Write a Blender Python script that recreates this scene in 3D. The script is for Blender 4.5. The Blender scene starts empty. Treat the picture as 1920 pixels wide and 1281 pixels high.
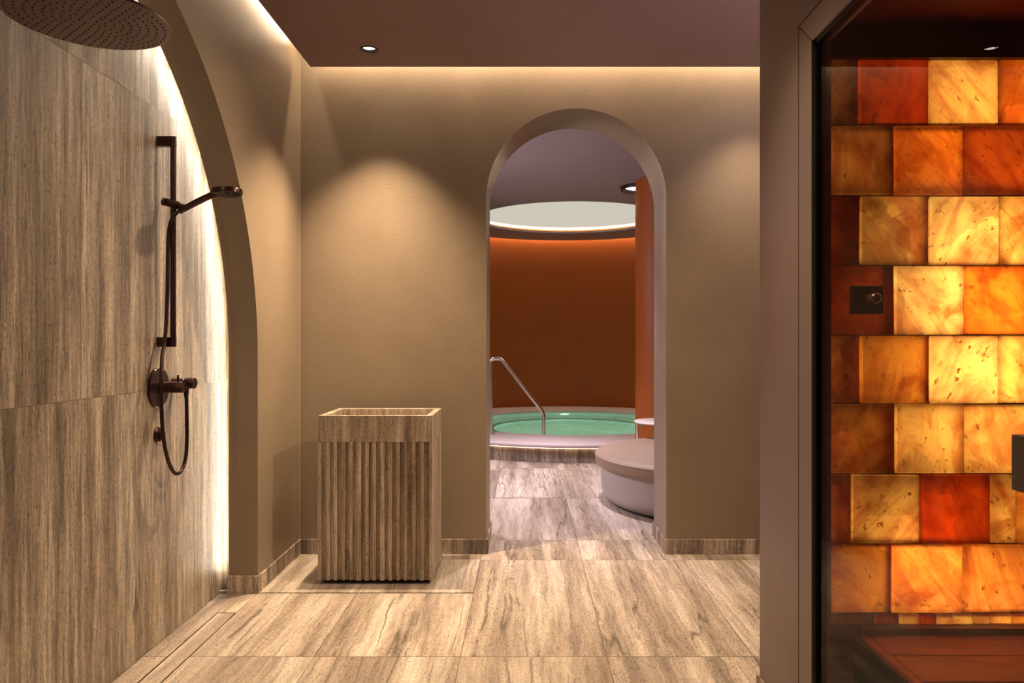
import bpy, math, random
from mathutils import Vector, Matrix
random.seed(7)
PI = math.pi
scene = bpy.context.scene
COL = scene.collection

# ------------------------------------------------------------------ camera
cam_d = bpy.data.cameras.new('camera')
cam = bpy.data.objects.new('camera', cam_d); COL.objects.link(cam)
cam.location = (0, 0, 1.25); cam.rotation_euler = (PI/2, 0, 0)
cam_d.sensor_width = 36; cam_d.lens = 25.5; cam_d.shift_x = -25/1920
cam_d.clip_start = 0.02
scene.camera = cam
# ------------------------------------------------------------------ world, exposure
w = bpy.data.worlds.new('world'); scene.world = w; w.use_nodes = True
w.node_tree.nodes['Background'].inputs[0].default_value = (0.30, 0.22, 0.18, 1)
w.node_tree.nodes['Background'].inputs[1].default_value = 0.03
vs = scene.view_settings
vs.view_transform = 'Standard'; vs.look = 'None'; vs.gamma = 1; vs.use_curve_mapping = False
vs.exposure = 0.0
WARM = (1.0, 0.75, 0.50); PEACH = (1.0, 0.76, 0.52); NEUT = (1.0, 0.83, 0.76); LILAC = (.94, .81, .94)

def aim(o, d):
    o.rotation_euler = Vector(d).to_track_quat('-Z', 'Y').to_euler()
def area(name, loc, d, sx, sy, power, col, spread=180):
    l = bpy.data.lights.new(name, 'AREA'); l.shape = 'RECTANGLE'; l.size = sx; l.size_y = sy
    l.energy = power; l.color = col; l.spread = math.radians(spread)
    o = bpy.data.objects.new(name, l); COL.objects.link(o); o.location = loc; aim(o, d); return o
def spot(name, loc, d, power, col, ang=90, blend=.6, r=.03):
    l = bpy.data.lights.new(name, 'SPOT'); l.energy = power; l.color = col
    l.spot_size = math.radians(ang); l.spot_blend = blend; l.shadow_soft_size = r
    o = bpy.data.objects.new(name, l); COL.objects.link(o); o.location = loc; aim(o, d); return o

# ------------------------------------------------------------------ lights
CEIL = 2.82
o_ = area('cove_light_back', (0.95, 4.200, 2.985), (0, 0, -1), 4.3, .03, 42, PEACH); o_.rotation_euler = (math.radians(26), 0, 0)
o_ = area('cove_light_left', (-1.275, 1.4, 2.985), (0, 0, -1), .03, 5.6, 17, PEACH); o_.rotation_euler = (0, math.radians(26), 0)
spot('spot_over_basin', (-0.84, 3.9, 2.80), (0, -.08, -1), 450, WARM, 88, 1, .022)
spot('spot_right_back', (1.345, 3.95, 2.80), (-.05, 0, -1), 90, WARM, 90, 1)
spot('spot_right', (1.30, 2.85, 2.80), (-.55, .10, -1), 215, WARM, 105, 1)
spot('spot_stone_wall', (0.0, 3.40, 2.80), (-.75, -.35, -1), 128, WARM, 92, 1)
spot('spot_middle', (0.20, 2.0, 2.80), (.03, -.0, -1), 165, WARM, 92, 1, .08)
area('fill_front', (-.2, -.4, 2.78), (-.3, .1, -1), 1.6, 1.2, 8, WARM)  # soft fill added behind the camera, not a fitted panel
area('side_glow', (3.15, 3.4, 1.9), (-1, .15, .25), .5, 1.0, 14, LILAC)  # unseen lilac fill added at the right wall, no fixture
area('fill_ceiling_right', (1.75, 2.72, 2.40), (-.3, .25, 1), .3, .3, 11, LILAC)  # unseen light added to brighten the right of the ceiling, no wall fitting
# pool room
area('pool_room_lamp', (-2.15, 5.9, 1.9), (1, -.25, -.45), 1.0, 1.2, 130, LILAC)
spot('spot_pool_front', (0.3, 5.5, 2.84), (0, .05, -1), 350, LILAC, 95, 1)
spot('spot_pool_step', (-0.2, 6.7, 2.84), (.05, .05, -1), 270, LILAC, 70, 1)
spot('spot_pool_lamp', (1.2, 7.5, 2.82), (0, 0, -1), 60, NEUT, 120, .8)
spot('spot_pool_dome', (0.6, 9.5, 2.88), (0, 0, -1), 40, (1, .95, .85), 120, .9, .4)

# ------------------------------------------------------------------ mesh helper
class MB:
    def __init__(s): s.v = []; s.f = []; s.sm = []; s.seed = []; s.cur = 0.0; s.curcol = (1, 1, 1); s.col = []; s.smooth = False
    def face(s, idx): s.f.append(tuple(idx)); s.sm.append(s.smooth); s.seed.append(s.cur); s.col.append(s.curcol)
    def poly(s, pts):
        n = len(s.v); s.v += [tuple(p) for p in pts]; s.face(range(n, n+len(pts)))
    def box(s, x0, x1, y0, y1, z0, z1, M=None):
        n = len(s.v)
        P = [(x0,y0,z0),(x1,y0,z0),(x1,y1,z0),(x0,y1,z0),(x0,y0,z1),(x1,y0,z1),(x1,y1,z1),(x0,y1,z1)]
        if M: P = [tuple(M @ Vector(p)) for p in P]
        s.v += P
        for q in ((0,3,2,1),(4,5,6,7),(0,1,5,4),(1,2,6,5),(2,3,7,6),(3,0,4,7)): s.face([n+i for i in q])
    def prism(s, pts, axis, a, b):
        """pts 2D; axis 'x','y','z' extrude from a to b"""
        def P(p, t): return (t,p[0],p[1]) if axis=='x' else (p[0],t,p[1]) if axis=='y' else (p[0],p[1],t)
        n = len(s.v); k = len(pts)
        s.v += [P(p,a) for p in pts] + [P(p,b) for p in pts]
        s.face(range(n, n+k)); s.face(range(n+2*k-1, n+k-1, -1))
        for i in range(k):
            j = (i+1) % k; s.face((n+i, n+j, n+k+j, n+k+i))
    def grid(s, rows, closeu=False, smooth=True):
        n = len(s.v); R = len(rows); C = len(rows[0]); o = s.smooth; s.smooth = smooth
        for r in rows: s.v += [tuple(p) for p in r]
        for i in range(R-1):
            for j in range(C if closeu else C-1):
                k = (j+1) % C; s.face((n+i*C+j, n+i*C+k, n+(i+1)*C+k, n+(i+1)*C+j))
        s.smooth = o
    def lathe(s, prof, c=(0,0,0), seg=48, M=None, a0=0, a1=2*PI, sharp=30):
        """prof: list of (r,z); split at sharp corners so shading stays crisp"""
        full = abs(a1-a0-2*PI) < 1e-6
        n = seg if full else seg+1
        angs = [a0+(a1-a0)*i/seg for i in range(n)]
        segs = []; cur = [prof[0]]
        for i in range(1, len(prof)):
            cur.append(prof[i])
            if i < len(prof)-1:
                d1 = Vector((prof[i][0]-prof[i-1][0], prof[i][1]-prof[i-1][1])); d2 = Vector((prof[i+1][0]-prof[i][0], prof[i+1][1]-prof[i][1]))
                if d1.length > 1e-9 and d2.length > 1e-9 and d1.angle(d2) > math.radians(sharp): segs.append(cur); cur = [prof[i]]
        segs.append(cur)
        for sg in segs:
            rows = []
            for r, z in sg:
                row = [Vector((r*math.cos(a), r*math.sin(a), z)) for a in angs]
                if M: row = [M @ p for p in row]
                rows.append([p+Vector(c) for p in row])
            s.grid(rows, closeu=full)
    def tube(s, pts, r, seg=16, cap=True):
        pts = [Vector(p) for p in pts]; rows = []; up = None
        for i, p in enumerate(pts):
            t = (pts[min(i+1, len(pts)-1)] - pts[max(i-1, 0)]).normalized()
            if up is None:
                up = t.orthogonal().normalized()
            up = (up - t*up.dot(t)).normalized(); b = t.cross(up)
            rr = r[i] if isinstance(r, (list, tuple)) else r
            rows.append([p + (up*math.cos(a)+b*math.sin(a))*rr for a in [2*PI*k/seg for k in range(seg)]])
        s.grid(rows, closeu=True)
        if cap: s.poly(rows[0][::-1]); s.poly(rows[-1])
    def build(s, name, mat, parent=None, bevel=0, bseg=2, kind=None, weld=False):
        me = bpy.data.meshes.new(name); me.from_pydata(s.v, [], s.f); me.update()
        for p, q in zip(me.polygons, s.sm): p.use_smooth = q
        a = me.attributes.new('seed', 'FLOAT', 'FACE'); a.data.foreach_set('value', s.seed)
        c = me.attributes.new('tint', 'FLOAT_COLOR', 'FACE')
        for i, cc in enumerate(s.col): c.data[i].color = (*cc[:3], 1)
        me.materials.append(mat)
        o = bpy.data.objects.new(name, me); COL.objects.link(o)
        if parent: o.parent = parent
        if weld:
            m = o.modifiers.new('w', 'WELD'); m.merge_threshold = 1e-5
        if bevel:
            m = o.modifiers.new('b', 'BEVEL'); m.width = bevel; m.segments = bseg; m.limit_method = 'ANGLE'; m.angle_limit = math.radians(40)
            m.harden_normals = False
        if kind: o['kind'] = kind
        return o
def catmull(pts, n=8):
    P = [Vector(p) for p in pts]; P = [2*P[0]-P[1]] + P + [2*P[-1]-P[-2]]; out = []
    for i in range(1, len(P)-2):
        for k in range(n):
            t = k/n
            out.append(.5*((2*P[i]) + (P[i+1]-P[i-1])*t + (2*P[i-1]-5*P[i]+4*P[i+1]-P[i+2])*t*t + (3*P[i]-3*P[i+1]+P[i+2]-P[i-1])*t**3))
    return out + [P[-2]]
def empty(name, loc, label, cat, group=None, rotz=0):
    o = bpy.data.objects.new(name, None); COL.objects.link(o); o.location = loc; o.rotation_euler = (0,0,rotz)
    o['label'] = label; o['category'] = cat
    if group: o['group'] = group
    return o
def tag(o, label, cat, group=None):
    o['label'] = label; o['category'] = cat
    if group: o['group'] = group
    return o

# ------------------------------------------------------------------ materials
class NT:
    def __init__(s, name):
        s.m = bpy.data.materials.new(name); s.m.use_nodes = True; s.t = s.m.node_tree; s.n = s.t.nodes; s.l = s.t.links
        s.b = s.n['Principled BSDF']; s.out = s.n['Material Output']
    def node(s, ty, **kw):
        x = s.n.new(ty)
        for k, v in kw.items(): setattr(x, k, v)
        return x
    def link(s, a, b): s.l.new(a, b)
    def math(s, op, a, b=None, c=None, clamp=False):
        x = s.node('ShaderNodeMath', operation=op, use_clamp=clamp)
        for i, q in enumerate((a, b, c)):
            if q is None: continue
            if isinstance(q, (int, float)): x.inputs[i].default_value = q
            else: s.link(q, x.inputs[i])
        return x.outputs[0]
    def noise(s, vec, scale, detail=4, rough=.6, dist=0):
        x = s.node('ShaderNodeTexNoise'); s.link(vec, x.inputs['Vector'])
        x.inputs['Scale'].default_value = scale; x.inputs['Detail'].default_value = detail
        x.inputs['Roughness'].default_value = rough; x.inputs['Distortion'].default_value = dist
        return x.outputs['Fac']
    def ramp(s, fac, stops, interp='LINEAR'):
        x = s.node('ShaderNodeValToRGB'); s.link(fac, x.inputs[0]); x.color_ramp.interpolation = interp
        e = x.color_ramp.elements
        while len(e) < len(stops): e.new(.5)
        for el, (p, c) in zip(e, stops):
            el.position = p; el.color = (*c, 1) if isinstance(c, (tuple, list)) else (c, c, c, 1)
        return x.outputs['Color']
    def mix(s, fac, a, b, mode='MIX'):
        x = s.node('ShaderNodeMix', data_type='RGBA', blend_type=mode)
        for sk, q in ((x.inputs[0], fac), (x.inputs[6], a), (x.inputs[7], b)):
            if isinstance(q, (int, float)): sk.default_value = q
            elif isinstance(q, (tuple, list)): sk.default_value = (*q[:3], 1)
            else: s.link(q, sk)
        return x.outputs[2]
    def sep(s, v):
        x = s.node('ShaderNodeSeparateXYZ'); s.link(v, x.inputs[0]); return x.outputs
    def comb(s, a, b, c):
        x = s.node('ShaderNodeCombineXYZ')
        for i, q in enumerate((a, b, c)):
            if isinstance(q, (int, float)): x.inputs[i].default_value = q
            else: s.link(q, x.inputs[i])
        return x.outputs[0]
    def bump(s, h, strength=.3, dist=.01):
        x = s.node('ShaderNodeBump'); s.link(h, x.inputs['Height'])
        x.inputs['Strength'].default_value = strength; x.inputs['Distance'].default_value = dist
        s.link(x.outputs[0], s.b.inputs['Normal'])
    def pos(s): return s.node('ShaderNodeNewGeometry').outputs['Position']
    def attr(s, name):
        return s.node('ShaderNodeAttribute', attribute_name=name).outputs

def simple(name, col, rough=.5, metal=0, spec=.5, noise_amt=0, nscale=20, emis=None, es=0):
    t = NT(name); t.b.inputs['Roughness'].default_value = rough; t.b.inputs['Metallic'].default_value = metal
    t.b.inputs['Specular IOR Level'].default_value = spec
    p = t.pos(); n = t.noise(p, nscale, 3)
    k = noise_amt or .04
    c = t.ramp(n, [(.3, tuple(x*(1-k) for x in col)), (.7, tuple(min(1, x*(1+k)) for x in col))])
    t.link(c, t.b.inputs['Base Color'])
    if emis:
        t.b.inputs['Emission Color'].default_value = (*emis, 1); t.b.inputs['Emission Strength'].default_value = es
    return t.m

def plaster(name, col, rough=.5, amt=.10, spec=.5):
    t = NT(name); p = t.pos(); s_ = t.sep(p)
    v = t.comb(s_[0], s_[1], t.math('MULTIPLY', s_[2], 1.0))
    n1 = t.noise(v, 2.2, 5, .6, .3); n2 = t.noise(t.comb(s_[0], s_[1], t.math('MULTIPLY', s_[2], 3.0)), 30, 4, .65)
    f = t.math('ADD', t.math('MULTIPLY', n1, .6), t.math('MULTIPLY', n2, .4))
    t.link(t.ramp(f, [(.3, tuple(x*(1-amt) for x in col)), (.7, tuple(x*(1+amt) for x in col))]), t.b.inputs['Base Color'])
    t.link(t.ramp(n1, [(.3, rough-.08), (.7, rough+.08)]), t.b.inputs['Roughness'])
    t.b.inputs['Specular IOR Level'].default_value = spec
    t.bump(t.math('ADD', n2, t.math('MULTIPLY', t.noise(p, 180, 2), .3)), .12, .004)
    return t.m

def travertine(name, mode='wall', dark=(.17,.115,.075), mid=(.30,.215,.145), light=(.47,.36,.26), band=7.5, rough=.45, stretch=.05, wig=.004, fine=1.0, CON=2.0, fscale=85, vw=.008):
    t = NT(name); p = t.pos(); s_ = t.sep(p); seed = t.attr('seed')['Fac']
    if mode == 'floor': a0, l0 = s_[0], s_[1]
    else: a0, l0 = t.math('ADD', s_[0], s_[1]), s_[2]
    so = t.math('MULTIPLY', seed, 7.31)
    wv = t.comb(t.math('MULTIPLY', a0, 1.6), t.math('ADD', t.math('MULTIPLY', l0, 1.0), so), so)
    wob = t.math('MULTIPLY', t.math('SUBTRACT', t.noise(wv, 3.0, 6, .68), .5), wig*10)
    a = t.math('ADD', t.math('ADD', a0, wob), so)
    def V(k, o=0): return t.comb(a, t.math('ADD', t.math('MULTIPLY', l0, k), so), t.math('ADD', so, o))
    n1 = t.noise(V(stretch), band, 4, .62)
    f = t.math('ADD', t.math('MULTIPLY', t.math('SUBTRACT', n1, .5), CON), .5)
    c = t.ramp(f, [(.22, dark), (.40, tuple((d*.4+m*.6) for d, m in zip(dark, mid))), (.50, mid), (.60, tuple((d*.5+m*.5) for d, m in zip(light, mid))), (.80, light)])
    # fine laminated streaks
    n2 = t.noise(V(.07, 3), fscale, 4, .7)
    c = t.mix(1.0, c, t.ramp(n2, [(.30, 1-.52*fine), (.5, 1.0), (.70, 1+.38*fine)]), 'MULTIPLY')
    n2b = t.noise(V(.05, 6), band*3.4, 3, .6)
    c = t.mix(1.0, c, t.ramp(n2b, [(.32, 1-.34*fine), (.5, 1.0), (.68, 1+.24*fine)]), 'MULTIPLY')
    # granular speckle
    n3 = t.noise(V(.40, 9), 170, 3, .75)
    c = t.mix(1.0, c, t.ramp(n3, [(.33, .66), (.5, 1.0), (.68, 1.26)]), 'MULTIPLY')
    # thin wavering dark veins
    vn = t.noise(V(stretch*.7, 13), band*1.5, 2, .5)
    vm = t.ramp(t.math('ABSOLUTE', t.math('SUBTRACT', vn, .5)), [(0, .85), (vw, 0)])
    brk = t.ramp(t.noise(t.comb(a0, t.math('MULTIPLY', l0, 1.0), so), 5, 3), [(.40, 0.0), (.52, 1.0)])
    c = t.mix(t.math('MULTIPLY', vm, brk), c, tuple(x*.42 for x in dark))
    # pores strung along rough bands
    pn = t.noise(V(.45, 17), 120, 2, .5)
    pz = t.ramp(n1, [(.44, 1), (.56, .15)])
    pm = t.math('MULTIPLY', t.ramp(pn, [(.63, 0), (.68, .85)]), pz)
    c = t.mix(pm, c, tuple(x*.40 for x in dark))
    t.link(c, t.b.inputs['Base Color'])
    t.b.inputs['Specular IOR Level'].default_value = .35
    t.link(t.ramp(n1, [(.3, rough+.1), (.7, rough-.06)]), t.b.inputs['Roughness'])
    t.bump(t.math('SUBTRACT', t.math('ADD', n2, t.math('MULTIPLY', n3, .4)), t.math('MULTIPLY', pm, .8)), .35, .003)
    return t.m

M_WALL = plaster('taupe_lime_plaster', (.213, .158, .104), .44)
M_CEIL = plaster('mauve_plaster', (.225, .140, .128), .6, .04)
M_POOLCEIL = plaster('lilac_plaster', (.30, .235, .245), .6, .04)
M_ORANGE = plaster('terracotta_plaster', (.27, .070, .012), .5, .08, .2)
M_STONE = travertine('travertine_wall', 'wall', band=10, stretch=.03, wig=.0022, dark=(.155,.114,.078), mid=(.265,.205,.145), light=(.39,.318,.238), CON=1.8)
M_FLOOR = travertine('travertine_floor', 'floor', dark=(.215,.163,.122), mid=(.36,.288,.22), light=(.53,.45,.365), band=4.2, stretch=.07, wig=.0055, rough=.36, fine=.68, CON=1.7, fscale=50, vw=.012)
M_SINK = travertine('travertine_basin', 'wall', band=11, dark=(.21,.155,.108), mid=(.34,.262,.19), light=(.48,.39,.295), CON=1.25, fine=.75)
M_BASE = travertine('travertine_skirting', 'wall', band=9, dark=(.15,.11,.085), mid=(.27,.205,.155), light=(.42,.33,.25))
M_GROUT = simple('grout', (.13, .095, .07), .8)
M_BRONZE = simple('dark_bronze', (.050, .024, .020), .24, .75, noise_amt=.05)
M_BRONZE_D = simple('dark_bronze_face', (.15, .095, .080), .40, .25)
M_BLACK = simple('black_lacquer', (.008, .006, .006), .3)
M_STEEL = simple('brushed_steel', (.62, .58, .53), .27, 1)
M_COPING = plaster('pale_coping_stone', (.50, .42, .40), .42, .05)
M_VINYL = plaster('taupe_vinyl', (.30, .212, .148), .5, .04)
M_OTTO = plaster('pale_lilac_lacquer', (.42, .36, .335), .45, .04)
M_TABLE = simple('white_powder_coat', (.62, .52, .47), .4)
M_FRAME = plaster('taupe_door_frame', (.225, .168, .155), .40, .05)
M_SIDEWALL = plaster('mauve_taupe_plaster', (.235, .172, .165), .42, .07)
M_REDWOOD = None
def wood():
    t = NT('red_cedar'); s_ = t.sep(t.pos())
    n = t.noise(t.comb(t.math('MULTIPLY', s_[0], .25), s_[1], s_[2]), 26, 5, .7)
    t.link(t.ramp(n, [(.3, (.12, .016, .008)), (.7, (.26, .045, .018))]), t.b.inputs['Base Color'])
    t.b.inputs['Roughness'].default_value = .5; t.bump(n, .1, .003); return t.m
M_WOOD = wood()
M_DARKWOOD = simple('dark_stained_wood', (.05, .014, .012), .4)
def emit(name, col, s):
    t = NT(name); t.n.remove(t.b); e = t.node('ShaderNodeEmission'); e.inputs[0].default_value = (*col, 1); e.inputs[1].default_value = s
    t.link(e.outputs[0], t.out.inputs[0]); return t.m
M_LED = emit('warm_led', (1, .86, .70), 62)
M_LED_POOL = emit('pool_cove_led', (1, .78, .55), 150)
M_LED_RISER = emit('riser_led', (1, .72, .45), 7)
M_LENS = emit('lamp_lens', (1, .93, .82), 22)
M_DISC = emit('lit_ceiling_disc', (.86, .80, .66), .72)
M_DISCRING = emit('lit_ceiling_ring', (1, .97, .86), 1.5)
M_PLIGHT = emit('pool_lamp_lens', (.75, 1, .85), 3)

# ------------------------------------------------------------------ floor
XJ = [-0.257 + .5805*k for k in range(-3, 8)]
def tile(mb, x0, x1, y0, y1, z=0.0, g=.0011):
    mb.cur = random.random()*10
    mb.poly([(x0+g, y0+g, z), (x1-g, y0+g, z), (x1-g, y1-g, z), (x0+g, y1-g, z)])
fl = MB()
YR = [-1.6, .34, 1.61, 2.876]
def rows(xs, ys):
    for i in range(len(xs)-1):
        for j in range(len(ys)-1): tile(fl, xs[i], xs[i+1], ys[j], ys[j+1])
DX0, DX1, DY0, DY1 = -1.42, -1.331, .75, 3.343      # drain slot
def row_with_drain(y0, y1):
    # left column is cut around the drain cover
    xs = [-1.519, DX0] ; ya, yb = max(y0, DY0), min(y1, DY1)
    tile(fl, -1.519, DX0, y0, y1)
    if ya > y0: tile(fl, DX0, DX1, y0, ya)
    if yb < y1: tile(fl, DX0, DX1, yb, y1)
    tile(fl, DX1, XJ[2], y0, y1); tile(fl, XJ[2], XJ[3], y0, y1)
for a_, b_ in ((-1.6, .34), (.34, 1.61), (1.61, 2.876), (2.876, 3.60)): row_with_drain(a_, b_)
XR = XJ[3:9] + [3.2]
for a_, b_ in ((-1.6, .34), (.34, 1.61), (1.61, 2.876), (2.876, 4.146)):
    for i in range(len(XR)-1): tile(fl, XR[i], XR[i+1], a_, b_)
for x0, x1 in ((-1.329, XJ[2]), (XJ[2], XJ[3])):
    fl.cur = random.random()*10; fl.box(x0+.001, x1-.001, 3.600, 4.145, -.003, .004); tile(fl, x0, x1, 4.146, 4.27)
for i in range(len(XR)-1): tile(fl, XR[i], XR[i+1], 4.146, 4.564)
XP = [.325 + .5805*k for k in range(-5, 6)]
for ya, yb in ((4.564, 5.78), (5.78, 7.05), (7.05, 7.9)):
    for i in range(len(XP)-1): tile(fl, XP[i], XP[i+1], ya, yb)
fl.build('floor', M_FLOOR, kind='structure')
g = MB(); g.box(-1.7, 3.3, -1.7, 7.9, -.10, -.0035)
g.build('trim_1', M_GROUT, kind='structure')     # mortar bed that shows in the joints

# floor access hatch in the pool room
hb = MB(); hx0, hx1, hy0, hy1 = -.249, .318, 5.80, 7.15
for r_ in ((hx0, hx0+.006, hy0, hy1), (hx1-.006, hx1, hy0, hy1), (hx0, hx1, hy1-.010, hy1)):
    hb.box(*r_, 0.0002, .0022)
hatch = empty('floor_hatch', (0, 0, 0), 'flush stone floor hatch with thin metal edge in front of the round pool', 'hatch')
hb.build('hatch_edge', simple('hatch_edge_metal', (.20, .16, .13), .5, .3), hatch)
hp = MB(); hp.cur = 4.4; hp.box(hx0+.006, hx1-.006, hy0, hy1-.010, .0003, .0016); hp.build('hatch_cover', M_FLOOR, hatch)

# linear drain
dr = empty('shower_drain', (0, 0, 0), 'long narrow stone-topped channel drain along the travertine shower wall', 'drain')
d = MB(); d.box(DX0+.0055, DX1-.0055, DY0+.0055, DY1-.0065, -.012, -.0004); d.cur = 2.2; d.build('drain_cover', M_FLOOR, dr)
d = MB()
for b_ in ((DX0, DX0+.005, DY0, DY1), (DX1-.005, DX1, DY0, DY1), (DX0, DX1, DY0, DY0+.005), (DX0, DX1, DY1-.006, DY1)): d.box(*b_, -.003, .0004)
d.build('drain_slot', M_BLACK, dr)

# ------------------------------------------------------------------ shower stone wall (left)
sw = MB(); XS = -1.519
yj = [.0 + .62*k for k in range(0, 7)]
yj[-1] = 3.85
for i in range(len(yj)-1):
    for z0, z1 in ((0, 1.052), (1.052, 2.212), (2.212, 3.05)):
        sw.cur = random.random()*10
        gp = .0008
        sw.poly([(XS, yj[i]+gp*(i > 0), z0+gp), (XS, yj[i+1]-gp, z0+gp), (XS, yj[i+1]-gp, z1-gp), (XS, yj[i]+gp*(i > 0), z1-gp)])
o = sw.build('wall_shower', M_STONE, kind='structure')
b = MB(); b.box(XS-.1, XS-.0015, -.1, 3.95, 0, 3.05); b.build('trim_2', simple('pale_grout', (.36, .27, .19), .8), kind='structure')

# ------------------------------------------------------------------ arched walls
BH_ = .0875; M_CORNER = plaster('corner_bead', (.36, .28, .20), .4)
XF, XB = -1.329, -1.473
AC, AR, AZ = 2.046, 1.557, 1.16
def arch_curve(c, R, zs, n=96):
    pts = [(c-R, 0.0)]
    pts += [(c-R, zs*k/4) for k in range(1, 4)]
    pts += [(c-R*math.cos(PI*k/n), zs+R*math.sin(PI*k/n)) for k in range(n+1)]
    pts += [(c+R, zs*k/4) for k in range(3, 0, -1)] + [(c+R, 0.0)]
    return pts
def arched_wall(name, mat, axis, f0, f1, u0, u1, top, curve, reveal_mat=None):
    mb = MB()
    def P(u, z, t): return (t, u, z) if axis == 'x' else (u, t, z)
    for t in (f0, f1):
        mb.poly([P(u0, 0, t), P(curve[0][0], 0, t), P(curve[0][0], top, t), P(u0, top, t)])
        mb.poly([P(curve[-1][0], 0, t), P(u1, 0, t), P(u1, top, t), P(curve[-1][0], top, t)])
        for (ua, za), (ub, zb) in zip(curve[:-1], curve[1:]):
            if abs(ua-ub) > 1e-7: mb.poly([P(ua, za, t), P(ub, zb, t), P(ub, top, t), P(ua, top, t)])
    mb.poly([P(u0, 0, f0), P(u0, 0, f1), P(u0, top, f1), P(u0, top, f0)])
    mb.poly([P(u1, 0, f0), P(u1, 0, f1), P(u1, top, f1), P(u1, top, f0)])
    mb.grid([[P(u, z, f0) for u, z in curve], [P(u, z, f1) for u, z in curve]])
    return mb.build(name, mat, kind='structure')
left_curve = arch_curve(AC, AR, AZ)
arched_wall('wall_left', M_WALL, 'x', XF, XB, -1.6, 4.42, 3.05, left_curve)
YB, YB2 = 4.27, 4.68
BC, BR, BZ = .3005, .5295, 2.093
back_curve = arch_curve(BC, BR, BZ)
arched_wall('wall_back', M_WALL, 'y', YB, YB2, XF, 3.3, 3.05, back_curve)
# cavity closers of the shower niche
b = MB(); b.box(-1.62, XB, 3.85, 3.95, 0, 3.05); b.box(-1.62, XB, -.1, 0, 0, 3.05); b.box(-1.62, XB, -.1, 3.95, 3.05, 3.10)
b.build('trim_3', M_WALL, kind='structure')

b = MB(); b.box(XS+.001, XB-.004, 3.594, 3.612, 0, .014); b.build('trim_8', M_BASE, kind='structure')
b = MB(); b.box(XF, XF+.004, YB-.004, YB, BH_, 3.04); b.build('trim_9', M_CORNER, kind='structure')
# LED strip on the back edge of the shower arch
led = MB()
R2 = AR + .05
pts = [(XB-.008, AC-R2, .10+1.06*k/6) for k in range(6)] + [(XB-.008, AC-R2*math.cos(PI*k/64), AZ+R2*math.sin(PI*k/64)) for k in range(65)] + [(XB-.008, AC+R2, 1.16-1.06*k/6) for k in range(1, 7)]
led.tube(pts, .006, 6)
tag(led.build('light_strip', M_LED), 'warm glowing light strip tucked behind the edge of the shower arch', 'light strip')

# remaining shell
b = MB(); b.box(-1.7, 3.4, -1.7, -1.6, 0, 3.1); b.build('wall_front', M_WALL, kind='structure')
b = MB(); b.box(3.2, 3.3, -1.6, 4.27, 0, 3.1); b.build('wall_right', M_WALL, kind='structure')
CX0, CY1 = -1.2285, 4.146
b = MB(); b.box(CX0, 3.2, -1.6, CY1, CEIL, CEIL+.035); b.build('ceiling', M_CEIL, kind='structure')
b = MB(); b.box(-1.7, 3.4, -1.7, 4.68, 3.05, 3.12); b.build('ceiling_upper', M_WALL, kind='structure')

# ------------------------------------------------------------------ skirtings
BH, BT = .0875, .010
def skirting(name, boxes):
    mb = MB()
    for bx in boxes: mb.cur = random.random()*9; mb.box(*bx)
    return mb.build(name, M_BASE, kind='structure', bevel=.0012, bseg=1)
skirting('baseboard_left', [(XB-.004, XF+BT, 3.603-BT, 3.603, 0, BH), (XF, XF+BT, 3.603, YB, 0, BH), (XF, XF+BT, -1.6, .489, 0, BH)])
skirting('baseboard_back', [(XF+BT, BC-BR+BT, YB-BT, YB, 0, BH), (BC+BR-BT, 3.2, YB-BT, YB, 0, BH),
                            (BC-BR, BC-BR+BT, YB, YB2+BT, 0, BH), (BC+BR-BT, BC+BR, YB, YB2+BT, 0, BH)])

# ------------------------------------------------------------------ recessed downlights
def downlight(x, y, label):
    t = empty('recessed_downlight', (x, y, CEIL), label, 'ceiling light', 'recessed downlights in the mauve ceiling')
    m = MB(); m.lathe([(.049, .0), (.051, -.003), (.042, -.004), (.038, .0), (.031, .012)], seg=40); m.build('trim_ring', M_BLACK, t)
    m = MB(); m.lathe([(.031, .011), (.0001, .011)], seg=32); m.build('lens', M_LENS, t)
    return t
# holes are shallow: raise the ceiling skin around each lamp with a short black can above
def cut_hole(obj, x, y, r, z0, z1):
    m = MB(); m.lathe([(.0001, z0), (r, z0), (r, z1), (.0001, z1)], c=(x, y, 0), seg=40)
    c = m.build('cutter', M_BLACK, weld=True); md = obj.modifiers.new('hole', 'BOOLEAN'); md.object = c; md.operation = 'DIFFERENCE'; md.solver = 'EXACT'
    return c
ceil_o = bpy.data.objects['ceiling']
cutters = [cut_hole(ceil_o, x, y, .047, CEIL-.05, CEIL+.1) for x, y in ((-.84, 3.9), (1.345, 3.95))]
bpy.context.view_layer.update()
dg = bpy.context.evaluated_depsgraph_get()
nm = bpy.data.meshes.new_from_object(ceil_o.evaluated_get(dg)); ceil_o.modifiers.clear(); ceil_o.data = nm
for c in cutters: bpy.data.objects.remove(c)
downlight(-.84, 3.9, 'small black recessed downlight in mauve ceiling above the stone basin')
downlight(1.345, 3.95, 'small black recessed downlight at right end of mauve ceiling, mostly hidden by wall corner')

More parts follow.
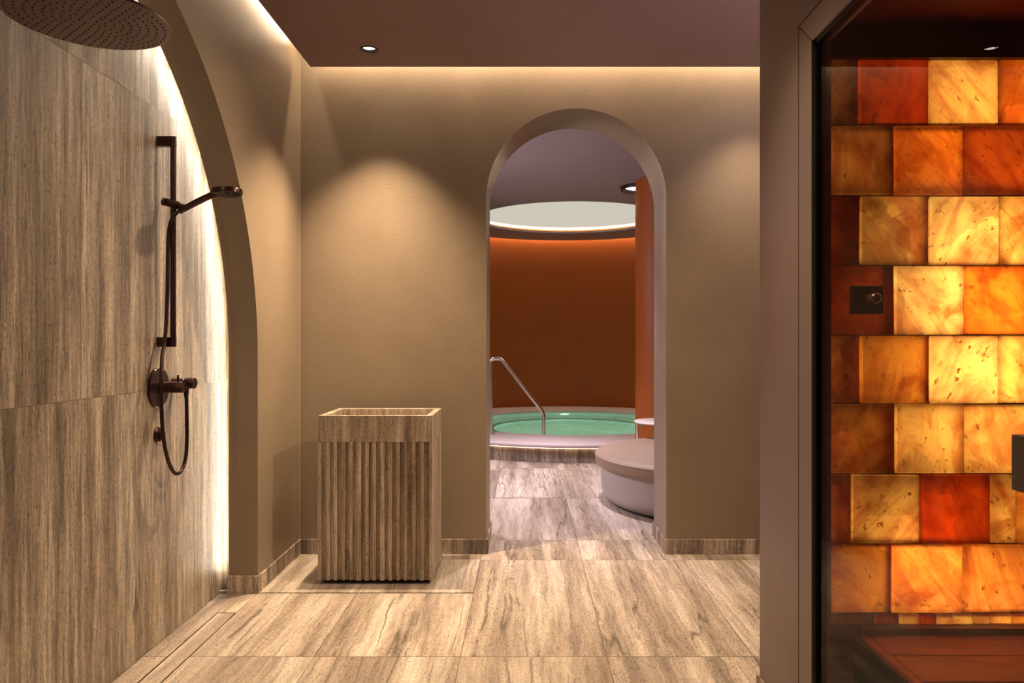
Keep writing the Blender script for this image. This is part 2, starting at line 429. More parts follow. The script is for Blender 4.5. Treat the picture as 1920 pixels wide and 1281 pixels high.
# ------------------------------------------------------------------ stone basin
def make_basin():
    t = empty('stone_washbasin', (0, 0, 0), 'square freestanding travertine basin with fluted front standing by the left corner', 'washbasin')
    x0, x1, y0, y1, zt, zm, zb = -1.061, -.478, 3.722, 4.132, .87, .733, .026
    rw = .032
    m = MB()
    m.cur = 1.1; m.box(x0, x1, y0, y0+rw*.4, zm, zt); m.cur = 2.6; m.box(x0, x1, y1-rw, y1, zm, zt)
    m.cur = 5.7; m.box(x0, x0+rw, y0+rw*.4, y1-rw, zm, zt); m.cur = 7.7; m.box(x1-rw, x1, y0+rw*.4, y1-rw, zm, zt)
    m.box(x0+rw, x1-rw, y0+rw*.4, y1-rw, zm, zm+.03)
    m.build('basin_bowl', M_SINK, t, bevel=.0012, bseg=1)
    # fluted front
    f = MB(); x = x0-.003; k = 0
    bound = [138,165,190,212,235,260,285,308,330,352,383,405,430,452,475,500,527,550,575,600,620,645,668,695,720,745,768,800,822]
    xs = [x0-.003 + (b_-115)/(820-115)*(x1-x0+.003) for b_ in [115]+bound[:-1]] + [x1]
    for i in range(len(xs)-1):
        dep = (0.0, .013)[i % 2] + random.uniform(0, .003)
        if i in (0,): dep = 0
        f.cur = random.random()*10
        f.box(xs[i], xs[i+1]-.0012, y0-.004+dep, y0+.02, zb-random.uniform(0, .004), zm-.0008)
    f.build('fluted_front', M_SINK, t, bevel=.0006, bseg=1)
    s = MB()
    for xa, xb in ((x0, x0+.02), (x1-.02, x1)):
        y = y0+.02
        while y < y1-.001:
            wd = random.uniform(.018, .05); s.cur = random.random()*10; s.box(xa, xb, y, min(y+wd, y1), zb, zm-.0008); y += wd
    s.cur = 3; s.box(x0+.02, x1-.02, y1-.02, y1, zb, zm-.001)
    s.build('side_panel', M_SINK, t)
    p = MB(); p.box(x0+.025, x1-.02, y0+.04, y1-.04, 0, zm-.01); p.build('plinth', M_BLACK, t)
    d = MB(); d.lathe([(.0001, .004), (.022, .004), (.024, 0)], c=(-.77, 3.93, zm+.03), seg=32); d.build('waste_plug', M_BRONZE, t)
make_basin()

# ------------------------------------------------------------------ shower fittings
RY = Matrix.Rotation(PI/2, 4, 'Y')       # lathe axis along +X
def xlathe(m, prof, x, y, z, seg=36): m.lathe(prof, c=(x, y, z), seg=seg, M=RY)
W = XS
rail = empty('shower_rail', (W, 3.0, 1.25), 'dark bronze vertical slide rail with wall brackets on the travertine shower wall', 'shower rail')
rail.location = (0, 0, 0)
bx = -1.456
m = MB(); m.tube([(bx, 3.0, 1.232), (bx, 3.0, 2.093)], .0115, 24); m.build('slide_bar', M_BRONZE, rail)
for z0, z1 in ((2.056, 2.097), (1.228, 1.268)):
    m = MB(); m.box(W, bx, 2.988, 3.012, z0, z1); m.lathe([(.0125, z0), (.0125, z1)], c=(bx, 3, 0), seg=24)
    m.lathe([(.0001, z1), (.0125, z1)], c=(bx, 3, 0), seg=24); m.lathe([(.0125, z0), (.0001, z0)], c=(bx, 3, 0), seg=24)
    m.build('bracket', M_BRONZE, rail)
sl = MB()
ax = Vector((.93, 0, -.25)).normalized()
P0 = Vector((bx-.042, 3.0, 1.830))
sl.tube([P0, P0+ax*.018, P0+ax*.019], [.017, .017, .012], 24)
sl.tube([P0+ax*.018, P0+ax*.095], [.012, .012], 24)
sl.tube([P0+ax*.022, P0+ax*.066], .0165, 24)
sl.build('slider', M_BRONZE, rail)

hs = empty('hand_shower', (0, 0, 0), 'dark bronze round hand shower held in the slide rail', 'hand shower')
E0 = Vector((bx+.040, 3.0, 1.796)); hc = Vector((-1.236, 3.0, 1.868))
m = MB()
m.tube(catmull([E0+Vector((-.014, 0, -.008)), E0, Vector((-1.36, 3.0, 1.826)), Vector((-1.315, 3, 1.848)), Vector((-1.285, 3.0, 1.862))], 6), .0135, 20)
m.build('handle', M_BRONZE, hs)
m = MB(); T = Matrix.Rotation(math.radians(-3), 4, 'Y')
m.lathe([(.0001, .014), (.052, .014), (.0615, .011), (.0635, .006), (.0635, -.008), (.060, -.011), (.054, -.010), (.0001, -.010)], c=hc, seg=56, M=T)
m.build('spray_head', M_BRONZE, hs)
m = MB()
for rr, n in ((.012, 6), (.024, 12), (.036, 18), (.047, 24)):
    for k in range(n):
        a = 2*PI*k/n; p = T @ Vector((rr*math.cos(a), rr*math.sin(a), -.012))
        m.lathe([(.0018, .003), (.0012, -.001), (.0001, -.001)], c=hc+p, seg=8)
m.build('spray_nozzles', M_BLACK, hs)

mx = empty('shower_mixer', (0, 0, 0), 'dark bronze round shower mixer with two cylindrical knobs on stone wall', 'shower mixer')
m = MB(); xlathe(m, [(.083, 0), (.083, .006), (.080, .010), (.0001, .010)], W, 2.995, 1.060, 64); m.build('escutcheon', M_BRONZE, mx)
m = MB(); xlathe(m, [(.024, .008), (.024, .098), (.0225, .102), (.020, .102), (.019, .100), (.0001, .100)], W, 3.005, 1.061, 40); m.build('mixer_knob', M_BRONZE, mx)
m = MB(); m.lathe([(.0045, 0), (.0045, .028), (.0001, .028)], c=(W+.08, 3.005, 1.083), seg=16); m.build('lever_pin', M_BRONZE, mx)
m = MB(); xlathe(m, [(.022, 0), (.022, .050), (.0205, .052), (.0205, .056), (.024, .058), (.024, .092), (.0225, .096), (.018, .096), (.017, .094), (.0001, .094)], W, 3.125, 1.070, 40)
m.build('diverter_knob', M_BRONZE, mx)
m = MB(); m.tube([(W+.070, 3.108, 1.055), (W+.070, 3.100, 1.030), (W+.070, 3.098, 1.012)], [.010, .010, .0085], 20); m.build('hose_outlet', M_BRONZE, mx)

rs = empty('wall_outlet', (0, 0, 0), 'small round dark bronze wall button low on the shower wall', 'outlet')
m = MB(); xlathe(m, [(.033, 0), (.033, .006), (.030, .009), (.0001, .009)], W, 2.995, .866, 40); m.build('rosette', M_BRONZE, rs)
m = MB(); xlathe(m, [(.017, .008), (.017, .024), (.015, .027), (.0001, .027)], W, 2.995, .866, 32); m.build('push_button', M_BRONZE, rs)

def ux(px, X): return 1360*X/(985-px)            # distance along the wall seen at column px
def zz(py, y): return 1.25+(640-py)/1360*y
hose_px = [(336, 394, 1.424), (326, 405, 1.44), (318, 425, 1.462), (315, 470, 1.472), (314, 540, 1.474), (312, 600, 1.476), (309, 640, 1.476), (304.5, 665, 1.474), (303, 700, 1.46), (302.5, 745, 1.458),
           (304, 790, 1.458), (308, 830, 1.458), (315, 862, 1.456), (323, 881, 1.455), (331, 888.5, 1.453), (339, 884, 1.452), (346, 868, 1.450), (349.5, 845, 1.449), (350.5, 810, 1.449), (350, 770, 1.449), (349.5, 736, 1.449)]
hp_ = []
for px, py, X in hose_px:
    y = ux(px, X); hp_.append((-X, y, zz(py, y)))
m = MB(); m.tube(catmull(hp_, 8), .0078, 14)
tag(m.build('shower_hose', M_BRONZE), 'dark bronze shower hose looping down from slide rail to mixer', 'hose')

# rain shower head
RC = Vector((-1.172, 1.944, 2.11)); RR = .2005
rh = empty('rain_shower_head', (0, 0, 0), 'large round dark bronze rain shower head on a wall arm at top left', 'shower head')
m = MB(); m.lathe([(.0001, 0), (RR-.006, 0), (RR-.001, .001), (RR, .003), (RR, .008), (RR-.003, .011), (.04, .016), (.0001, .018)], c=RC, seg=96, sharp=50)
m.build('head_plate', M_BRONZE_D, rh)
m = MB()
for i in range(1, 10):
    rr = i*.0206; n = i*6
    for k in range(n):
        a = 2*PI*(k+.33*i)/n
        m.lathe([(.0026, .001), (.0021, -.0022), (.0001, -.0022)], c=RC+Vector((rr*math.cos(a), rr*math.sin(a), 0)), seg=8)
m.build('nozzle_field', M_BLACK, rh)
m = MB(); m.tube([RC+Vector((0, 0, .014)), RC+Vector((0, 0, .05))], [.022, .018], 24); m.tube([RC+Vector((0, 0, .045)), RC+Vector((0, 0, .085))], .012, 20)
m.tube(catmull([RC+Vector((0, 0, .08)), RC+Vector((-.02, 0, .11)), RC+Vector((-.08, 0, .12)), Vector((W+.02, RC.y, RC.z+.12)), Vector((W, RC.y, RC.z+.12))], 6), .012, 20)
xlathe(m, [(.03, 0), (.03, .008), (.012, .010)], W, RC.y, RC.z+.12)
m.build('shower_arm', M_BRONZE, rh)

# ------------------------------------------------------------------ pool room
PC = Vector((.6, 9.56, 0))
PZ = 2.86
def pc(r, a, z): return (PC.x+r*math.cos(a), PC.y+r*math.sin(a), z)
A0, A1 = math.radians(-66), math.radians(233)
m = MB(); m.lathe([(2.13, 0), (2.13, 3.06)], c=PC, seg=120, a0=A0, a1=A1); m.lathe([(2.26, 0), (2.26, 3.06)], c=PC, seg=120, a0=A0, a1=A1)
for a in (A0, A1): m.poly([pc(2.13, a, 0), pc(2.26, a, 0), pc(2.26, a, 3.06), pc(2.13, a, 3.06)])
m.build('wall_pool', M_ORANGE, kind='structure')
# pool room ceiling with round recess and perimeter cove
m = MB(); HR, OR = 1.23, 2.005
m.lathe([(OR, PZ), (HR, PZ), (HR, PZ+.03)], c=PC, seg=128)
m.lathe([(OR, PZ), (OR, PZ+.03), (HR+.12, PZ+.03)], c=PC, seg=128)
N = 40; F0, F1 = math.radians(228), math.radians(300)
arc = [pc(OR, F0+(F1-F0)*k/N, PZ) for k in range(N+1)]
line = [(-2.2+5.4*k/N, 4.60, PZ) for k in range(N+1)]
m.grid([arc, line], smooth=False)
m.poly([(-2.2, 4.60, PZ), (-2.2, 8.2, PZ), arc[0]]); m.poly([(3.2, 4.60, PZ), (3.2, 8.2, PZ), arc[-1]])
m.build('ceiling_pool_room', M_POOLCEIL, kind='structure')
m = MB(); m.box(-2.3, 3.3, 4.68, 12.2, 3.06, 3.12); m.build('ceiling_pool_upper', M_ORANGE, kind='structure')
m = MB(); m.lathe([(HR+.09, PZ+.10), (.0001, PZ+.10)], c=PC, seg=96)
dome = m.build('lit_ceiling_disc', M_DISC); tag(dome, 'large round cream glowing ceiling disc above the pool', 'ceiling light')
m = MB(); m.lathe([(HR+.085, PZ+.060), (HR+.085, PZ+.097)], c=PC, seg=128)
tag(m.build('light_ring', M_DISCRING), 'bright ring of light along the rim of the glowing ceiling disc', 'light strip')
m = MB(); m.tube([pc(2.085, A0+(A1-A0)*k/90, 2.985) for k in range(91)], .006, 6)
tag(m.build('cove_light_strip', M_LED_POOL), 'warm hidden light strip washing down the terracotta pool wall', 'light strip')
# side walls of the anteroom
m = MB(); m.box(-2.3, -2.2, 4.68, 8.3, 0, 3.06); m.build('wall_pool_left', M_WALL, kind='structure')
m = MB(); m.box(3.2, 3.3, 4.68, 8.3, 0, 3.06); m.build('wall_pool_right', M_WALL, kind='structure')
m = MB(); m.box(-2.3, -1.20, 8.2, 8.3, 0, 3.06); m.box(2.42, 3.3, 8.2, 8.3, 0, 3.06); m.build('wall_pool_end', M_ORANGE, kind='structure')
# round orange column at the opening
m = MB(); m.lathe([(.30, 0), (.30, PZ)], c=(1.405, 7.27, 0), seg=64)
tag(m.build('round_column', M_ORANGE), 'smooth terracotta round column rising beside the pool, right of the archway view', 'column')
# pool surround
pool = empty('round_pool', (0, 0, 0), 'round whirlpool with green water, pale coping and travertine riser seen through arch', 'pool')
m = MB(); m.lathe([(2.10, 0), (2.10, .155)], c=PC, seg=128); m.build('riser', M_BASE, pool)
CT = .205
m = MB(); m.lathe([(2.075, CT-.045), (2.17, CT-.045), (2.185, CT-.040), (2.19, CT-.028), (2.19, CT-.012), (2.185, CT-.003), (2.175, CT), (1.47, CT), (1.452, CT-.004), (1.45, CT-.014), (1.45, CT-.03)], c=PC, seg=128, sharp=50, a0=math.radians(233), a1=math.radians(284))
m.lathe([(2.105, CT-.045), (2.105, CT), (1.47, CT), (1.452, CT-.004), (1.45, CT-.014), (1.45, CT-.03)], c=PC, seg=24, sharp=50, a0=math.radians(284), a1=math.radians(294))
m.lathe([(2.127, CT), (1.47, CT), (1.452, CT-.004), (1.45, CT-.014), (1.45, CT-.03)], c=PC, seg=128, sharp=50, a0=math.radians(-66), a1=math.radians(233))
m.build('coping', M_COPING, pool)
m = MB(); m.tube([pc(2.112, math.radians(232)+math.radians(64)*k/50, CT-.053) for k in range(51)], .005, 6)
m.build('riser_light', M_LED_RISER, pool)
def pooltile():
    t = NT('pale_green_mosaic'); p = t.pos()
    n = t.noise(p, 6, 3); t.link(t.ramp(n, [(.3, (.28, .48, .38)), (.7, (.38, .58, .47))]), t.b.inputs['Base Color']); t.b.inputs['Roughness'].default_value = .5
    return t.m
M_PT = pooltile()
m = MB(); m.lathe([(1.46, CT-.03), (1.46, -.22), (1.44, -.25), (1.06, -.26), (1.03, -.29), (1.03, -.66), (1.00, -.70), (.0001, -.70)], c=PC, seg=96, sharp=70)
m.build('basin', M_PT, pool)
m = MB(); m.lathe([(1.10, -.258), (1.10, -.250), (1.02, -.250), (1.02, -.30)], c=PC, seg=96); m.build('step_edge', simple('dark_green_tile', (.06, .17, .12), .4), pool)
def gutter():
    m = MB(); m.lathe([(1.451, CT-.012), (1.40, CT-.045), (1.40, CT-.06)], c=PC, seg=96)
    return m
def water():
    t = NT('green_pool_water'); t.n.remove(t.b)
    p = t.pos(); n = t.math('ADD', t.noise(p, 3.0, 3, .55, .4), t.math('MULTIPLY', t.noise(p, 14, 2), .25))
    bp = t.node('ShaderNodeBump'); bp.inputs['Strength'].default_value = .35; bp.inputs['Distance'].default_value = .03; t.link(n, bp.inputs['Height'])
    tr = t.node('ShaderNodeBsdfRefraction'); tr.inputs['Color'].default_value = (.86, .97, .89, 1); tr.inputs['IOR'].default_value = 1.33; tr.inputs['Roughness'].default_value = .02
    bq = t.node('ShaderNodeBump'); bq.inputs['Strength'].default_value = .12; bq.inputs['Distance'].default_value = .03; t.link(n, bq.inputs['Height']); t.link(bq.outputs[0], tr.inputs['Normal'])
    gl = t.node('ShaderNodeBsdfGlossy'); gl.inputs['Roughness'].default_value = .03; gl.inputs['Color'].default_value = (1, 1, 1, 1); t.link(bp.outputs[0], gl.inputs['Normal'])
    df = t.node('ShaderNodeBsdfDiffuse'); df.inputs[0].default_value = (.36, .66, .50, 1)
    fr = t.node('ShaderNodeFresnel'); fr.inputs[0].default_value = 1.33; t.link(bp.outputs[0], fr.inputs['Normal'])
    m1 = t.node('ShaderNodeMixShader'); m1.inputs[0].default_value = .18; t.link(tr.outputs[0], m1.inputs[1]); t.link(df.outputs[0], m1.inputs[2])
    m2 = t.node('ShaderNodeMixShader'); t.link(t.math('MULTIPLY', fr.outputs[0], .38), m2.inputs[0]); t.link(m1.outputs[0], m2.inputs[1]); t.link(gl.outputs[0], m2.inputs[2])
    t.link(m2.outputs[0], t.out.inputs[0]); return t.m
m = MB(); m.lathe([(1.455, .172), (.0001, .172)], c=PC, seg=96); m.build('water', water(), pool)
for k, a in enumerate((20, 90, 160, 215, 325)):
    a = math.radians(a); m = MB()
    m.lathe([(.07, 0), (.065, .012), (.0001, .014)], c=pc(1.45, a, -.05), seg=24, M=Matrix.Rotation(a+PI, 4, 'Z') @ RY)
    m.build('underwater_lamp', M_PLIGHT, pool)
for a in (55, 90, 125, 160, 200):
    m = MB(); m.lathe([(.035, .001), (.035, .006), (.0001, .006)], c=pc(1.25, math.radians(a), -.255), seg=20); m.build('jet', simple('jet_grey', (.12, .22, .17), .4), pool)
for k, a in enumerate((20, 90, 160, 215, 270, 325)):
    a = math.radians(a); l = bpy.data.lights.new('underwater_light', 'POINT'); l.energy = 4.2; l.color = (.92, 1, .90); l.shadow_soft_size = 0
    lo = bpy.data.objects.new('underwater_light', l); COL.objects.link(lo); lo.location = pc(.70, a, -.12)

# handrail
hr = empty('pool_handrail', (0, 0, 0), 'sloping tubular stainless steel handrail at the front edge of the pool', 'handrail')
p0 = Vector((-.392, 8.20, CT)); p1 = Vector((.208, 8.205, .06))
def rnd(a, b, c, r, n=6):
    a, b, c = Vector(a), Vector(b), Vector(c); d1 = (a-b).normalized()*r; d2 = (c-b).normalized()*r
    return [(b+d1)*(1-t)**2 + b*2*t*(1-t) + (b+d2)*t*t for t in [k/n for k in range(n+1)]]
T0 = Vector((-.392, 8.20, 1.055)); T1 = Vector((-.275, 8.200, 1.055)); T2 = Vector((.208, 8.205, .44))
path = [p0] + rnd(p0, T0, T1, .05) + rnd(T0, T1, T2, .03) + rnd(T1, T2, p1, .06) + [p1]
m = MB(); m.tube(path, .0215, 20); m.build('rail_tube', M_STEEL, hr)
m = MB(); m.lathe([(.045, 0), (.045, .006), (.03, .012), (.022, .012)], c=p0, seg=32); m.build('floor_flange', M_STEEL, hr)

# ottoman
ot = empty('round_ottoman', (0, 0, 0), 'large round ottoman with taupe cushion top and pale base beside the archway', 'ottoman')
OC = (1.455, 5.67, 0)
m = MB(); m.lathe([(.78, 0), (.78, .05)], c=OC, seg=64); m.build('plinth', M_BLACK, ot)
m = MB(); m.lathe([(.0001, .012), (.76, .012), (.80, .02), (.83, .045), (.852, .10), (.858, .17), (.862, .289), (.0001, .289)], c=OC, seg=96, sharp=50); m.build('base', M_OTTO, ot)
m = MB(); m.lathe([(.0001, .288), (.875, .288), (.892, .294), (.902, .31), (.904, .355), (.906, .367), (.902, .374), (.898, .378), (.892, .386), (.87, .392), (.0001, .396)], c=OC, seg=96, sharp=60); m.build('cushion', M_VINYL, ot)
m = MB(); m.tube([(OC[0]+.905*math.cos(2*PI*k/96), OC[1]+.905*math.sin(2*PI*k/96), .366) for k in range(97)], .0035, 8); m.build('piping', M_VINYL, ot)
# side table
st = empty('side_table', (0, 0, 0), 'small round pale side table behind the round ottoman', 'table')
TC = Vector((1.245, 6.52, 0))
m = MB(); m.lathe([(.0001, .522), (.262, .522), (.264, .524), (.264, .534), (.262, .536), (.0001, .536)], c=TC, seg=64, sharp=60); m.build('tabletop', M_TABLE, st)
for a in (172, 95, 20, 265):
    a = math.radians(a); p = TC+Vector((.235*math.cos(a), .235*math.sin(a), 0))
    if a > 4: continue
    m = MB(); m.tube([p+Vector((0, 0, 0)), p+Vector((0, 0, .523))], .0085, 12); m.build('leg', M_TABLE, st)
m = MB(); p = TC+Vector((-.205, -.03, 0)); m.tube([p+Vector((0, 0, .475)), p+Vector((0, 0, .522))], .012, 12); m.build('hinge', M_STEEL, st)
# pool room ceiling lamp
pl = empty('round_ceiling_lamp', (1.20, 7.55, PZ), 'glossy black round ceiling lamp with white lens, partly behind the terracotta column', 'ceiling light')
m = MB(); m.lathe([(.205, 0), (.215, -.012), (.205, -.035), (.185, -.035), (.17, -.01), (.16, -.002)], seg=56); m.build('lamp_ring', M_BLACK, pl)
m = MB(); m.lathe([(.165, -.004), (.0001, -.006)], seg=48); m.build('lens', M_LENS, pl)

# ------------------------------------------------------------------ salt room (right)
XW = .818; YC = 2.53; YO = 2.065; XI = .872; YS = 2.10; TOPD = 2.106
Q = MB()
Q.box(XW, .868, 2.16, YC, 0, CEIL)                  # end pier towards the corridor
Q.box(XW, .868, -1.6, 2.16, 2.186, CEIL)            # wall above the glass
Q.box(.868, 3.2, YC-.06, YC, 0, CEIL)               # rear face of the cabin
Q.build('wall_cabin', M_SIDEWALL, kind='structure')
skirting('baseboard_cabin', [(XW-BT, XW, 2.16, YC+BT, 0, BH), (XW, 3.2, YC, YC+BT, 0, BH)])
# door frame, mitred at the corner
FT = .004
Q = MB()
Q.prism([(2.16, 0), (2.16, 2.186), (YO, TOPD), (YO, 0)], 'x', XW-FT, .868)
Q.prism([(2.1595, 2.186), (-1.6, 2.186), (-1.6, TOPD), (YO-.0005, TOPD)], 'x', XW-FT, .868)
Q.build('trim_4', M_FRAME, kind='structure', bevel=.0015, bseg=1)
# dark seal and inner lining of the opening
Q = MB(); Q.box(.822, .842, YO-.014, YO, 0, TOPD); Q.box(.822, .842, -1.6, YO, TOPD-.014, TOPD)
Q.build('trim_5', M_BLACK, kind='structure')
Q = MB(); Q.box(XW-.0048, XW+.001, 2.158, 2.1625, 0, 2.190); Q.box(XW-.0048, XW+.001, -1.6, 2.1625, 2.1855, 2.190)
Q.prism([(2.1600, 2.1855), (2.1575, 2.1880), (YO-.002, TOPD+.002), (YO, TOPD)], 'x', XW-.0044, XW)
Q.build('trim_10', simple('brown_joint', (.05, .025, .018), .6), kind='structure')
Q = MB(); Q.box(.842, .868, YO-.006, YO+.03, .42, 2.17); Q.box(.842, .868, YO-.006, YO+.03, 0, .42)
Q.build('trim_6', M_WOOD, kind='structure')
# glass door
dg_ = NT('clear_glass'); dg_.n.remove(dg_.b)
tr = dg_.node('ShaderNodeBsdfTransparent'); tr.inputs[0].default_value = (.93, .92, .90, 1)
gl = dg_.node('ShaderNodeBsdfGlossy'); gl.inputs['Roughness'].default_value = 0.0
ge = dg_.node('ShaderNodeNewGeometry'); dt = dg_.node('ShaderNodeVectorMath', operation='DOT_PRODUCT'); dg_.link(ge.outputs['Incoming'], dt.inputs[0]); dg_.link(ge.outputs['Normal'], dt.inputs[1])
sch = dg_.math('POWER', dg_.math('SUBTRACT', 1.0, dg_.math('ABSOLUTE', dt.outputs['Value'])), 5)
sch = dg_.math('MULTIPLY', dg_.math('ADD', .03, dg_.math('MULTIPLY', sch, .97)), .35)
ms = dg_.node('ShaderNodeMixShader'); dg_.link(sch, ms.inputs[0]); dg_.link(tr.outputs[0], ms.inputs[1]); dg_.link(gl.outputs[0], ms.inputs[2]); dg_.link(ms.outputs[0], dg_.out.inputs[0])
door = bpy.data.objects.new('door_1', None); COL.objects.link(door); door['kind'] = 'structure'
Q = MB(); Q.box(.828, .836, -1.0, YO-.014, .015, TOPD-.014); Q.build('glass_pane', dg_.m, door)
Q = MB(); Q.box(.760, .827, 1.03, 1.135, 1.018, 1.105)
Q.build('door_handle', simple('taupe_metal', (.085, .055, .038), .45), door, bevel=.002)
Q = MB(); Q.box(.837, .875, 1.10, 1.215, .955, 1.10); Q.build('inner_handle', M_DARKWOOD, door, bevel=.002)

# salt block wall
rowsz = [108, 234, 366, 497, 628, 757, 889, 1021, 1150]
cols = [[1545, 1611, 1743, 1875], [1545, 1677, 1808, 1939], [1483, 1614, 1744, 1876], [1545, 1678, 1810, 1941], [1483, 1614, 1744, 1874], [1545, 1679, 1810, 1941], [1465, 1597, 1727, 1858, 1908], [1541, 1673, 1806, 1937]]
K_AMB, K_YEL, K_ORG, K_RED, K_DRK, K_BRT = (.80, .36, .06), (.98, .66, .22), (.92, .30, .03), (.55, .065, .004), (.40, .07, .01), (1.0, .74, .32)
tints = [[(.55,.28,.07), K_RED, K_YEL, K_ORG], [(.78,.42,.12), K_ORG, K_DRK, K_AMB], [K_DRK, K_YEL, K_BRT, K_YEL], [K_DRK, K_BRT, K_ORG, K_RED],
         [K_AMB, K_AMB, K_BRT, K_YEL], [K_AMB, K_YEL, K_YEL, K_BRT], [K_AMB, K_YEL, K_RED, K_YEL, K_AMB], [K_AMB, (1, .45, .10), (.95, .42, .10), K_AMB]]
def sx(px): return (px-985)/1360*YS
def sz(py): return 1.25+(640-py)/1360*YS
def salt_mat():
    t = NT('himalayan_salt'); t.n.remove(t.b)
    p = t.pos(); s_ = t.sep(p); seed = t.attr('seed')['Fac']; tint = t.attr('tint')['Color']
    so = t.math('MULTIPLY', seed, 5.7)
    # rotate streak direction by seed
    ang = t.math('MULTIPLY', t.math('SINE', t.math('MULTIPLY', seed, 12.9)), .75)
    ca, sa = t.math('COSINE', ang), t.math('SINE', ang)
    u = t.math('SUBTRACT', t.math('MULTIPLY', s_[0], ca), t.math('MULTIPLY', s_[2], sa))
    v = t.math('ADD', t.math('MULTIPLY', s_[0], sa), t.math('MULTIPLY', s_[2], ca))
    st = t.comb(t.math('ADD', u, so), t.math('ADD', t.math('MULTIPLY', v, .22), so), so)
    n1 = t.noise(st, 12, 7, .66, 1.1)
    n2 = t.noise(t.comb(t.math('ADD', s_[0], so), s_[2], so), 7, 5, .6, .8)
    n3 = t.noise(t.comb(t.math('ADD', u, so), t.math('MULTIPLY', v, .5), so), 60, 3, .6)
    # streaks of deep red iron
    d1 = t.ramp(n1, [(.40, 1.0), (.58, 0.0)])
    c = t.mix(t.math('MULTIPLY', d1, .66), tint, t.mix(.80, tint, (.50, .035, .0), 'MULTIPLY'))
    vo = t.node('ShaderNodeTexVoronoi'); vo.inputs['Scale'].default_value = 6.5; vo.inputs['Randomness'].default_value = 1
    wv = t.comb(t.math('ADD', t.math('ADD', u, so), t.math('MULTIPLY', n2, .12)), so, t.math('MULTIPLY', v, .6)); t.link(wv, vo.inputs['Vector'])
    fac = t.ramp(t.sep(vo.outputs['Color'])[0], [(0, .72), (1, 1.12)])
    c = t.mix(1.0, c, fac, 'MULTIPLY')
    c = t.mix(1.0, c, t.ramp(n2, [(.34, (.62, .42, .30)), (.5, 1.0), (.66, (1.22, 1.30, 1.25))]), 'MULTIPLY')
    sp = t.math('MULTIPLY', t.ramp(n3, [(.62, 0), (.67, .85)]), t.ramp(n1, [(.42, .25), (.56, 1)]))
    c = t.mix(sp, c, (.16, .025, .004))
    tl = t.node('ShaderNodeBsdfTranslucent'); t.link(c, tl.inputs[0])
    pr = t.node('ShaderNodeBsdfPrincipled'); t.link(t.mix(.5, c, (.55, .25, .12)), pr.inputs['Base Color']); pr.inputs['Roughness'].default_value = .35
    bp = t.node('ShaderNodeBump'); bp.inputs['Strength'].default_value = .25; bp.inputs['Distance'].default_value = .006; t.link(n2, bp.inputs['Height']); t.link(bp.outputs[0], pr.inputs['Normal'])
    mx_ = t.node('ShaderNodeMixShader'); mx_.inputs[0].default_value = .22; t.link(tl.outputs[0], mx_.inputs[1]); t.link(pr.outputs[0], mx_.inputs[2])
    t.link(mx_.outputs[0], t.out.inputs[0]); return t.m
salt = empty('salt_block_wall', (0, 0, 0), 'backlit wall of amber and red salt blocks behind the glass door', 'salt wall')
B = MB(); random.seed(21)
def brick(x0, x1, z0, z1, tint, depth=.03):
    B.cur = random.random()*10; B.curcol = tint
    g = .0015; ch = .004; j = lambda: random.uniform(-.0012, .0012)
    f = [(x0+g+ch, z0+g+ch), (x1-g-ch, z0+g+ch), (x1-g-ch, z1-g-ch), (x0+g+ch, z1-g-ch)]
    f = [(a+j(), b+j()) for a, b in f]
    e = [(x0+g+j(), z0+g+j()), (x1-g+j(), z0+g+j()), (x1-g+j(), z1-g+j()), (x0+g+j(), z1-g+j())]
    yf = YS+random.uniform(-.003, .003)
    B.poly([(a, yf, b) for a, b in f])
    for i in range(4):
        k = (i+1) % 4
        B.poly([(f[i][0], yf, f[i][1]), (f[k][0], yf, f[k][1]), (e[k][0], yf+.006, e[k][1]), (e[i][0], yf+.006, e[i][1])])
        B.poly([(e[i][0], yf+.006, e[i][1]), (e[k][0], yf+.006, e[k][1]), (e[k][0], yf+depth, e[k][1]), (e[i][0], yf+depth, e[i][1])])
allk = [K_AMB, K_YEL, K_ORG, K_RED, K_BRT, K_AMB, K_YEL]
for r in range(8):
    z1, z0 = sz(rowsz[r]), sz(rowsz[r+1]); xs = [sx(c_) for c_ in cols[r]]; tt = list(tints[r])
    while xs[-1] < 2.75: xs.append(xs[-1]+.2015)
    for i in range(len(xs)-1):
        tint = tt[i] if i < len(tt) else random.choice(allk)
        if xs[i+1] < .875: continue
        brick(max(xs[i], .871), xs[i+1], z0, z1, tint)
x = sx(1640)
brick(.871, x, sz(1172), sz(1150), K_DRK)
while x < 2.75:
    wd = random.uniform(.04, .075); brick(x, x+wd, sz(1172), sz(1151), random.choice([K_YEL, K_AMB, K_RED, K_YEL, K_ORG])); x += wd
B.build('salt_blocks', salt_mat(), salt)
# mortar grid behind the joints
Q = MB()
for r in range(9): Q.box(.871, 2.78, YS+.012, YS+.028, sz(rowsz[r])-.0085, sz(rowsz[r])+.0085)
Q.build('joint_rail', simple('red_brown_mortar', (.10, .02, .006), .7), salt)
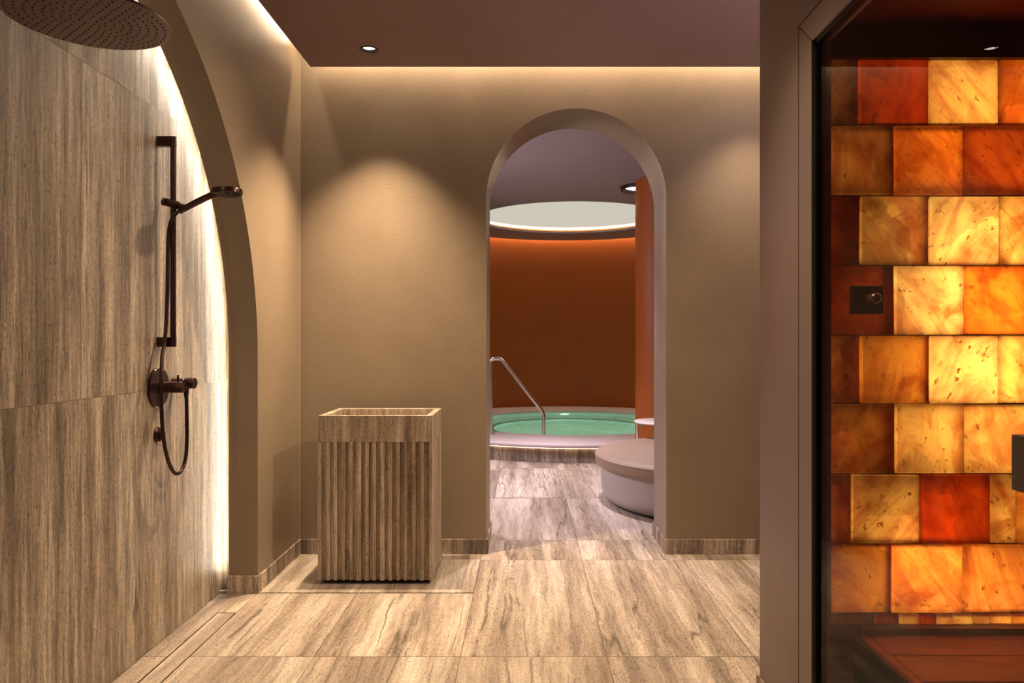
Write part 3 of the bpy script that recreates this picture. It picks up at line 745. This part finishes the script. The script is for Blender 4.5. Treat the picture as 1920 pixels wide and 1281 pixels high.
# cavity behind the blocks
Q = MB(); Q.box(.871, 2.8, 2.40, 2.42, .30, 2.20); Q.box(.871, 2.8, YS+.03, 2.40, .36, .38); Q.box(.871, 2.8, YS+.03, 2.40, 2.09, 2.11); Q.box(.869, .871, YS+.03, 2.40, .36, 2.11); Q.box(2.78, 2.8, YS+.03, 2.40, .36, 2.11)
Q.build('back_panel', simple('cavity_lining', (.55, .35, .2), .8), salt)
SALTC = (1.0, .60, .22)
area('salt_backlight', (1.86, 2.34, 1.27), (0, -1, 0), 1.0, 1.30, 7.4, SALTC)
area('salt_backlight_core', (1.33, 2.30, 1.30), (0, -1, 0), .20, .62, 3.7, SALTC)
area('salt_backlight_low', (1.17, 2.27, .62), (0, -1, 0), .10, .10, .9, SALTC)
area('salt_backlight_top', (1.28, 2.30, 1.93), (0, -1, 0), .35, .08, 1.0, SALTC)
area('salt_backlight_foot', (1.75, 2.27, .46), (0, -1, 0), 1.2, .05, 2.2, SALTC)

# cabin interior
Q = MB(); Q.box(.868, 3.0, YS-.004, YS+.03, sz(103), 2.176); Q.box(.868, 3.0, YS-.02, YS+.03, sz(112), sz(103)); Q.build('trim_7', M_DARKWOOD, kind='structure')
Q = MB()
for k in range(26): Q.box(.842, 3.0, YS-.143*(k+1)+.002, YS-.143*k, 2.172, 2.19)
Q.build('ceiling_cabin', M_WOOD, kind='structure')
Q = MB(); Q.box(.842, 3.0, -1.6, YS, -.002, .006); Q.build('floor_cabin', M_DARKWOOD, kind='structure')
Q = MB(); Q.box(2.9, 3.0, -1.6, 2.42, 0, 2.19); Q.box(.868, 3.0, -1.6, -1.5, 0, 2.19); Q.build('wall_cabin_inner', M_WOOD, kind='structure')
Q = MB(); Q.box(.868, 2.9, YS, YS+.03, 0, sz(1172)); Q.build('wall_cabin_base', M_WOOD, kind='structure')
# slatted bench in front of the salt
bn = empty('cabin_bench', (0, 0, 0), 'red cedar board bench below the glowing salt blocks', 'bench')
Q = MB(); BTZ = .408
for k in range(8):
    Q.cur = k; Q.box(.984, 2.88, YS-.152*(k+1)-.0, YS-.152*k-.005-.0, BTZ-.03, BTZ)
Q.build('seat_boards', M_WOOD, bn, bevel=.002, bseg=1)
Q = MB(); Q.box(.957, .982, YS-1.22, YS-.002, BTZ-.014, BTZ+.001); Q.build('end_trim', M_WOOD, bn, bevel=.002, bseg=1)
Q = MB(); Q.box(.950, .980, YS-1.22, YS-.002, BTZ-.16, BTZ-.0145); Q.build('end_panel', M_BLACK, bn)
Q = MB(); Q.box(.960, 2.88, YS-1.20, YS-1.16, 0, BTZ-.03);  Q.build('support', M_DARKWOOD, bn)
Q = MB(); Q.box(.958, 2.88, YS-.025, YS-.004, BTZ+.001, sz(1172)); Q.build('back_ledge', M_WOOD, bn)
# control box on the salt
cb = empty('control_panel', (0, 0, 0), 'small square dark control plate with round knob on the salt blocks', 'control panel')
Q = MB(); Q.box(sx(1591), sx(1647), YS-.03, YS-.004, sz(589), sz(537)); Q.build('plate', M_DARKWOOD, cb, bevel=.0015)
Q = MB(); Q.lathe([(.0001, 0), (.012, 0), (.015, .004), (.016, .04), (.0001, .04)][::-1], c=(sx(1625), YS-.062, sz(561)), seg=32, M=Matrix.Rotation(-PI/2, 4, 'X'))
Q.build('knob', simple('knob_red_brown', (.16, .05, .04), .15), cb)
